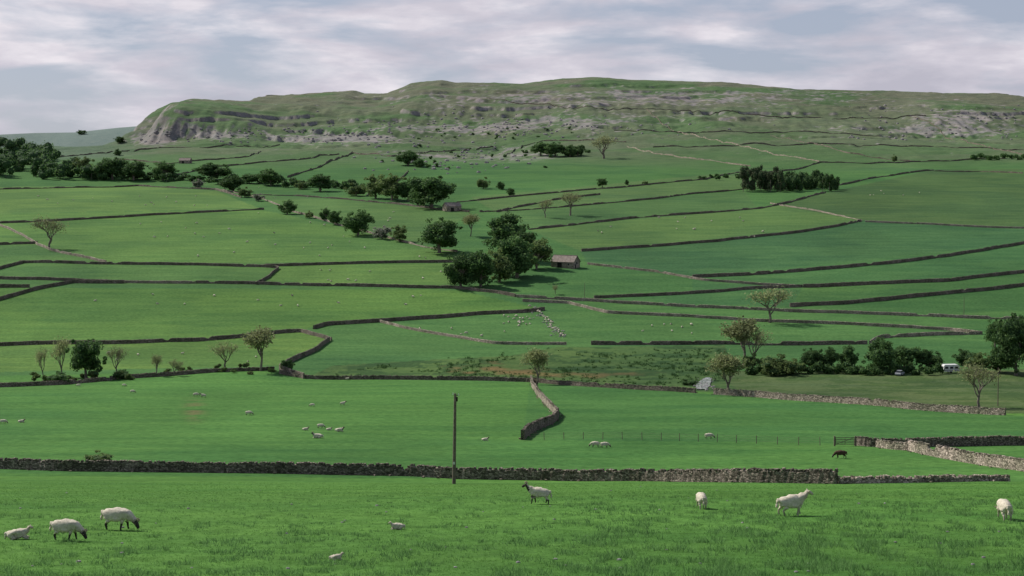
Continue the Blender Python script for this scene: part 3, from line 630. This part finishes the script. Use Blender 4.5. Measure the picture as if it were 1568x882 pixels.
# ------------------------------------------------------------ sheep
def sheep_mesh(name,pose,facem,horns=True,fleece=None):
    if pose=='stand': neck=[((.40,0,.68),.17),((.53,0,.81),.12),((.62,0,.92),.085),((.71,0,.88),.072),((.83,0,.79),.048)]
    elif pose=='graze': neck=[((.42,0,.56),.17),((.57,0,.42),.12),((.68,0,.30),.088),((.74,0,.20),.072),((.79,0,.08),.048)]
    else: neck=[((.36,0,.36),.16),((.46,0,.48),.11),((.52,0,.57),.085),((.60,0,.55),.07),((.70,0,.49),.048)]
    lie=pose=='lie';dz=-.32 if lie else 0
    V=[];Rr=[];E=[]
    def a(p,r,par=None):
        V.append(p);Rr.append(r)
        if par is not None:E.append((par,len(V)-1))
        return len(V)-1
    pel=a((-.36,0,.60+dz),.23);m1=a((-.08,0,.57+dz),.26,pel);ch=a((.2,0,.59+dz),.245,m1)
    pr=ch
    for q_,r in neck: pr=a(q_,r,pr)
    tl=a((-.55,0,.60+dz),.10,pel);tl=a((-.61,0,.44+dz),.045,tl);a((-.60,0,.33+dz),.03,tl)
    st=.05
    for s_ in(-1,1):
        o=st*s_
        if lie:
            f=a((.22,s_*.15,.17),.09,ch);f=a((.36,s_*.17,.08),.05,f);a((.50,s_*.15,.04),.035,f)
            f=a((-.30,s_*.2,.18),.12,pel);f=a((-.12,s_*.26,.10),.07,f);f=a((-.30,s_*.28,.05),.04,f);a((-.18,s_*.3,.03),.03,f)
        else:
            f=a((.25,s_*.13,.40),.085,ch);f=a((.26+o,s_*.13,.25),.045,f);f=a((.25+o*1.6,s_*.13,.08),.03,f);a((.28+o*1.6,s_*.13,.02),.038,f)
            f=a((-.36,s_*.14,.44),.12,pel);f=a((-.29-o,s_*.15,.34),.075,f);f=a((-.44-o,s_*.14,.23),.042,f);f=a((-.42-o*1.5,s_*.14,.08),.03,f);a((-.39-o*1.5,s_*.14,.02),.038,f)
    me=bpy.data.meshes.new(name+"_sk");me.from_pydata(V,E,[]);o=bpy.data.objects.new(name+"_sk",me);scene.collection.objects.link(o)
    sk=o.modifiers.new("s",'SKIN');sk.use_smooth_shade=True
    for i,v in enumerate(me.skin_vertices[0].data): v.radius=(Rr[i],Rr[i]);v.use_root=(i==0)
    ss=o.modifiers.new("u",'SUBSURF');ss.levels=2
    dg=bpy.context.evaluated_depsgraph_get();m2=bpy.data.meshes.new_from_object(o.evaluated_get(dg));m2.name=name
    bpy.data.objects.remove(o)
    m2.materials.clear()
    for m_ in(fleece or M_fleece,facem,M_horn):m2.materials.append(m_)
    bm=bmesh.new();bm.from_mesh(m2);hd=Vector(neck[2][0]);mz=Vector(neck[4][0])
    ax=(mz-hd).normalized()
    for v in bm.verts:
        face=(v.co-hd).dot(ax)>-.06 and (v.co-hd).length<.34
        if not face and v.co.z>.3*(.3 if lie else 1): v.co+=v.normal*(.05*mnoise.noise(v.co*7)+.03*mnoise.noise(v.co*17))
    for f in bm.faces:
        c=f.calc_center_median();f.smooth=True
        face=(c-hd).dot(ax)>-.06 and (c-hd).length<.34
        f.material_index=1 if face or (c.z<(.0 if lie else .27) ) else 0
        if face and (c-mz).length<.05: f.material_index=2
    up=Vector((-ax.z,0,ax.x))
    if up.z<0 and pose!='graze':up=-up
    if pose=='graze' and up.x<0: up=-up
    for s_ in(-1,1):
        c=hd+Vector((0,s_*.12,0))+up*.03
        mt=Matrix.Translation(c)@Matrix.Rotation(s_*.5,4,'X')@Matrix.Diagonal((.03,.085,.028,1))
        r=bmesh.ops.create_uvsphere(bm,u_segments=8,v_segments=6,radius=1,matrix=mt)
        for v in r['verts']:
            for f in v.link_faces:f.material_index=1
        if horns:
            for k in range(7):
                th=k*.75;rr=.075
                c2=hd+up*(.06+rr*math.cos(th)*.9)-ax*(.02+rr*math.sin(th))+Vector((0,s_*(.06+.014*k),0))
                r=bmesh.ops.create_icosphere(bm,subdivisions=1,radius=.032-.003*k,matrix=Matrix.Translation(c2))
                for v in r['verts']:
                    for f in v.link_faces:f.material_index=2
    bm.to_mesh(m2);bm.free()
    return m2
S_st=sheep_mesh("ewe_standing",'stand',M_face);S_gr=sheep_mesh("ewe_grazing",'graze',M_face);S_ly=sheep_mesh("ewe_lying",'lie',M_face)
S_pf=sheep_mesh("ewe_pale",'stand',M_pface,False);S_pg=sheep_mesh("lamb_grazing",'graze',M_pface,False);S_lp=sheep_mesh("lamb_lying",'lie',M_pface,False)
S_br=sheep_mesh("brown_sheep",'graze',M_face,False,M_brown)
R_=0.0;L_=math.pi
SH=[(180,812,S_gr,-.2,1.12),(101,828,S_gr,-.15,.98),(28,826,S_lp,.2,.75),(825,772,S_st,math.pi-.15,1.0),(1074,779,S_pg,1.62,.95),(1213,790,S_pf,.1,1.14),(1538,796,S_pg,1.5,1.1),
(515,858,S_lp,.3,.36),(608,811,S_lp,3.3,.5),(112,721,S_gr,.3,.9),
(203,602,S_gr,R_,1),(300,607,S_gr,.3,1.1),(311,609,S_st,L_,1.1),(381,636,S_gr,R_,1.1),(33,647,S_ly,R_,1),(5,649,S_gr,R_,1),(478,623,S_gr,L_,.9),(525,621,S_st,R_,1),(468,659,S_ly,R_,.9),(491,656,S_gr,R_,1),(504,659,S_ly,R_,.8),(520,661,S_ly,R_,1.2),(486,671,S_ly,L_,1.4),
(743,675,S_ly,R_,.9),(911,685,S_gr,L_,1.05),(926,686,S_gr,R_,1.05),(1086,672,S_gr,R_,1.1),(1287,702,S_br,L_,1.3),(190,592,S_gr,R_,.9),(120,592,S_gr,L_,.9),(532,582,S_st,R_,.9),(395,460,S_ly,R_,1)]
def rnd(n,x0,x1,y0,y1,sc=1.15):
    for _ in range(n):
        SH.append((random.uniform(x0,x1),random.uniform(y0,y1),random.choice([S_gr,S_pg,S_ly,S_lp,S_st]),random.uniform(0,6.28),sc*random.uniform(.65,1.1)))
rnd(30,180,600,335,395,1.35);rnd(12,60,680,450,470);rnd(16,910,1250,332,366,1.35);rnd(24,765,812,484,500,1.0);rnd(14,0,330,300,316,1.3);rnd(8,980,1060,496,512);rnd(6,640,800,388,398);rnd(9,430,690,412,432);rnd(6,1330,1420,290,300)
rnd(10,100,700,268,330);rnd(6,560,780,500,515);rnd(8,10,420,540,556)
for k in range(30):
    t=k/29;SH.append((815+45*t**.8+random.uniform(-4,4),472+44*t+random.uniform(-2,2),random.choice([S_gr,S_pg,S_st]),random.uniform(0,6.28),random.uniform(.9,1.2)))
sp=ground([(s[0],s[1]) for s in SH])
for s_,p in zip(SH,sp):
    add_obj("sheep",s_[2],loc=(p[0],p[1],p[2]+.01),rot=s_[3],scale=(s_[4],)*3)

# ------------------------------------------------------------ light, sky, camera
az=math.atan2(-.82,.57);el=math.radians(42)
sd=Vector((math.sin(az)*math.cos(el),math.cos(az)*math.cos(el),math.sin(el)))
sl=bpy.data.lights.new("sun",'SUN');sl.energy=5.0;sl.angle=math.radians(.5);sl.color=(1,.95,.87);so=bpy.data.objects.new("sun",sl);scene.collection.objects.link(so)
so.rotation_euler=sd.to_track_quat('Z','Y').to_euler();so.location=(0,0,300)
w=bpy.data.worlds.new("World");scene.world=w;w.use_nodes=True;nt=w.node_tree;L=nt.links;bg=nt.nodes["Background"]
st=N(nt,"ShaderNodeTexSky");st.sky_type='NISHITA';st.sun_disc=False;st.sun_elevation=el;st.sun_rotation=az%(2*math.pi);st.air_density=1;st.dust_density=.8
tc=N(nt,"ShaderNodeTexCoord")
def cn(sc,scale,detail,rough,dist=0,loc=(0,0,0)):
    mp=N(nt,"ShaderNodeMapping");mp.inputs["Scale"].default_value=sc;mp.inputs["Location"].default_value=loc;L.new(tc.outputs["Generated"],mp.inputs["Vector"])
    n=N(nt,"ShaderNodeTexNoise",Scale=scale,Detail=detail,Roughness=rough,Distortion=dist);L.new(mp.outputs[0],n.inputs["Vector"]);return n
n1=cn((1,1,4.6),6.0,11,.53,.2,(.75,0,.35));n2=cn((1,1,3.6),10,10,.56,.15,(3,1,2))
r1=ramp(nt,[(.40,(0,0,0)),(.54,(1,1,1))]);L.new(n1.outputs["Fac"],r1.inputs["Fac"])
r2=ramp(nt,[(.34,(5.0,4.9,5.7)),(.50,(6.3,6.05,6.8)),(.66,(8.4,8.0,8.5))]);L.new(n2.outputs["Fac"],r2.inputs["Fac"])
sx=N(nt,"ShaderNodeSeparateXYZ");L.new(tc.outputs["Generated"],sx.inputs[0])
mr=N(nt,"ShaderNodeMapRange");mr.inputs["From Min"].default_value=.14;mr.inputs["From Max"].default_value=.45;mr.inputs["To Min"].default_value=1;mr.inputs["To Max"].default_value=.22;L.new(sx.outputs[2],mr.inputs["Value"])
mm=N(nt,"ShaderNodeMath",operation='MULTIPLY');L.new(r1.outputs[0],mm.inputs[0]);L.new(mr.outputs[0],mm.inputs[1])
tn=N(nt,"ShaderNodeMix",data_type='RGBA',blend_type='MIX');tn.inputs[7].default_value=(3.9,4.3,5.5,1);L.new(st.outputs[0],tn.inputs[6])
hz2=N(nt,"ShaderNodeMapRange");hz2.inputs["From Min"].default_value=.12;hz2.inputs["From Max"].default_value=.4;hz2.inputs["To Min"].default_value=.8;hz2.inputs["To Max"].default_value=0;L.new(sx.outputs[2],hz2.inputs["Value"]);L.new(hz2.outputs[0],tn.inputs[0])
mx=N(nt,"ShaderNodeMix",data_type='RGBA');L.new(mm.outputs[0],mx.inputs[0]);L.new(tn.outputs[2],mx.inputs[6]);L.new(r2.outputs[0],mx.inputs[7])
L.new(mx.outputs[2],bg.inputs["Color"]);bg.inputs["Strength"].default_value=.1
cam=bpy.data.cameras.new("camera");cam.lens=50;cam.sensor_width=36;cam.shift_y=-(441-YH)/1568.0;cam.clip_start=.5;cam.clip_end=30000
co=bpy.data.objects.new("camera",cam);scene.collection.objects.link(co);co.rotation_euler=(math.radians(90),0,0);scene.camera=co
scene.view_settings.view_transform='Standard';scene.view_settings.look='None';scene.view_settings.exposure=0
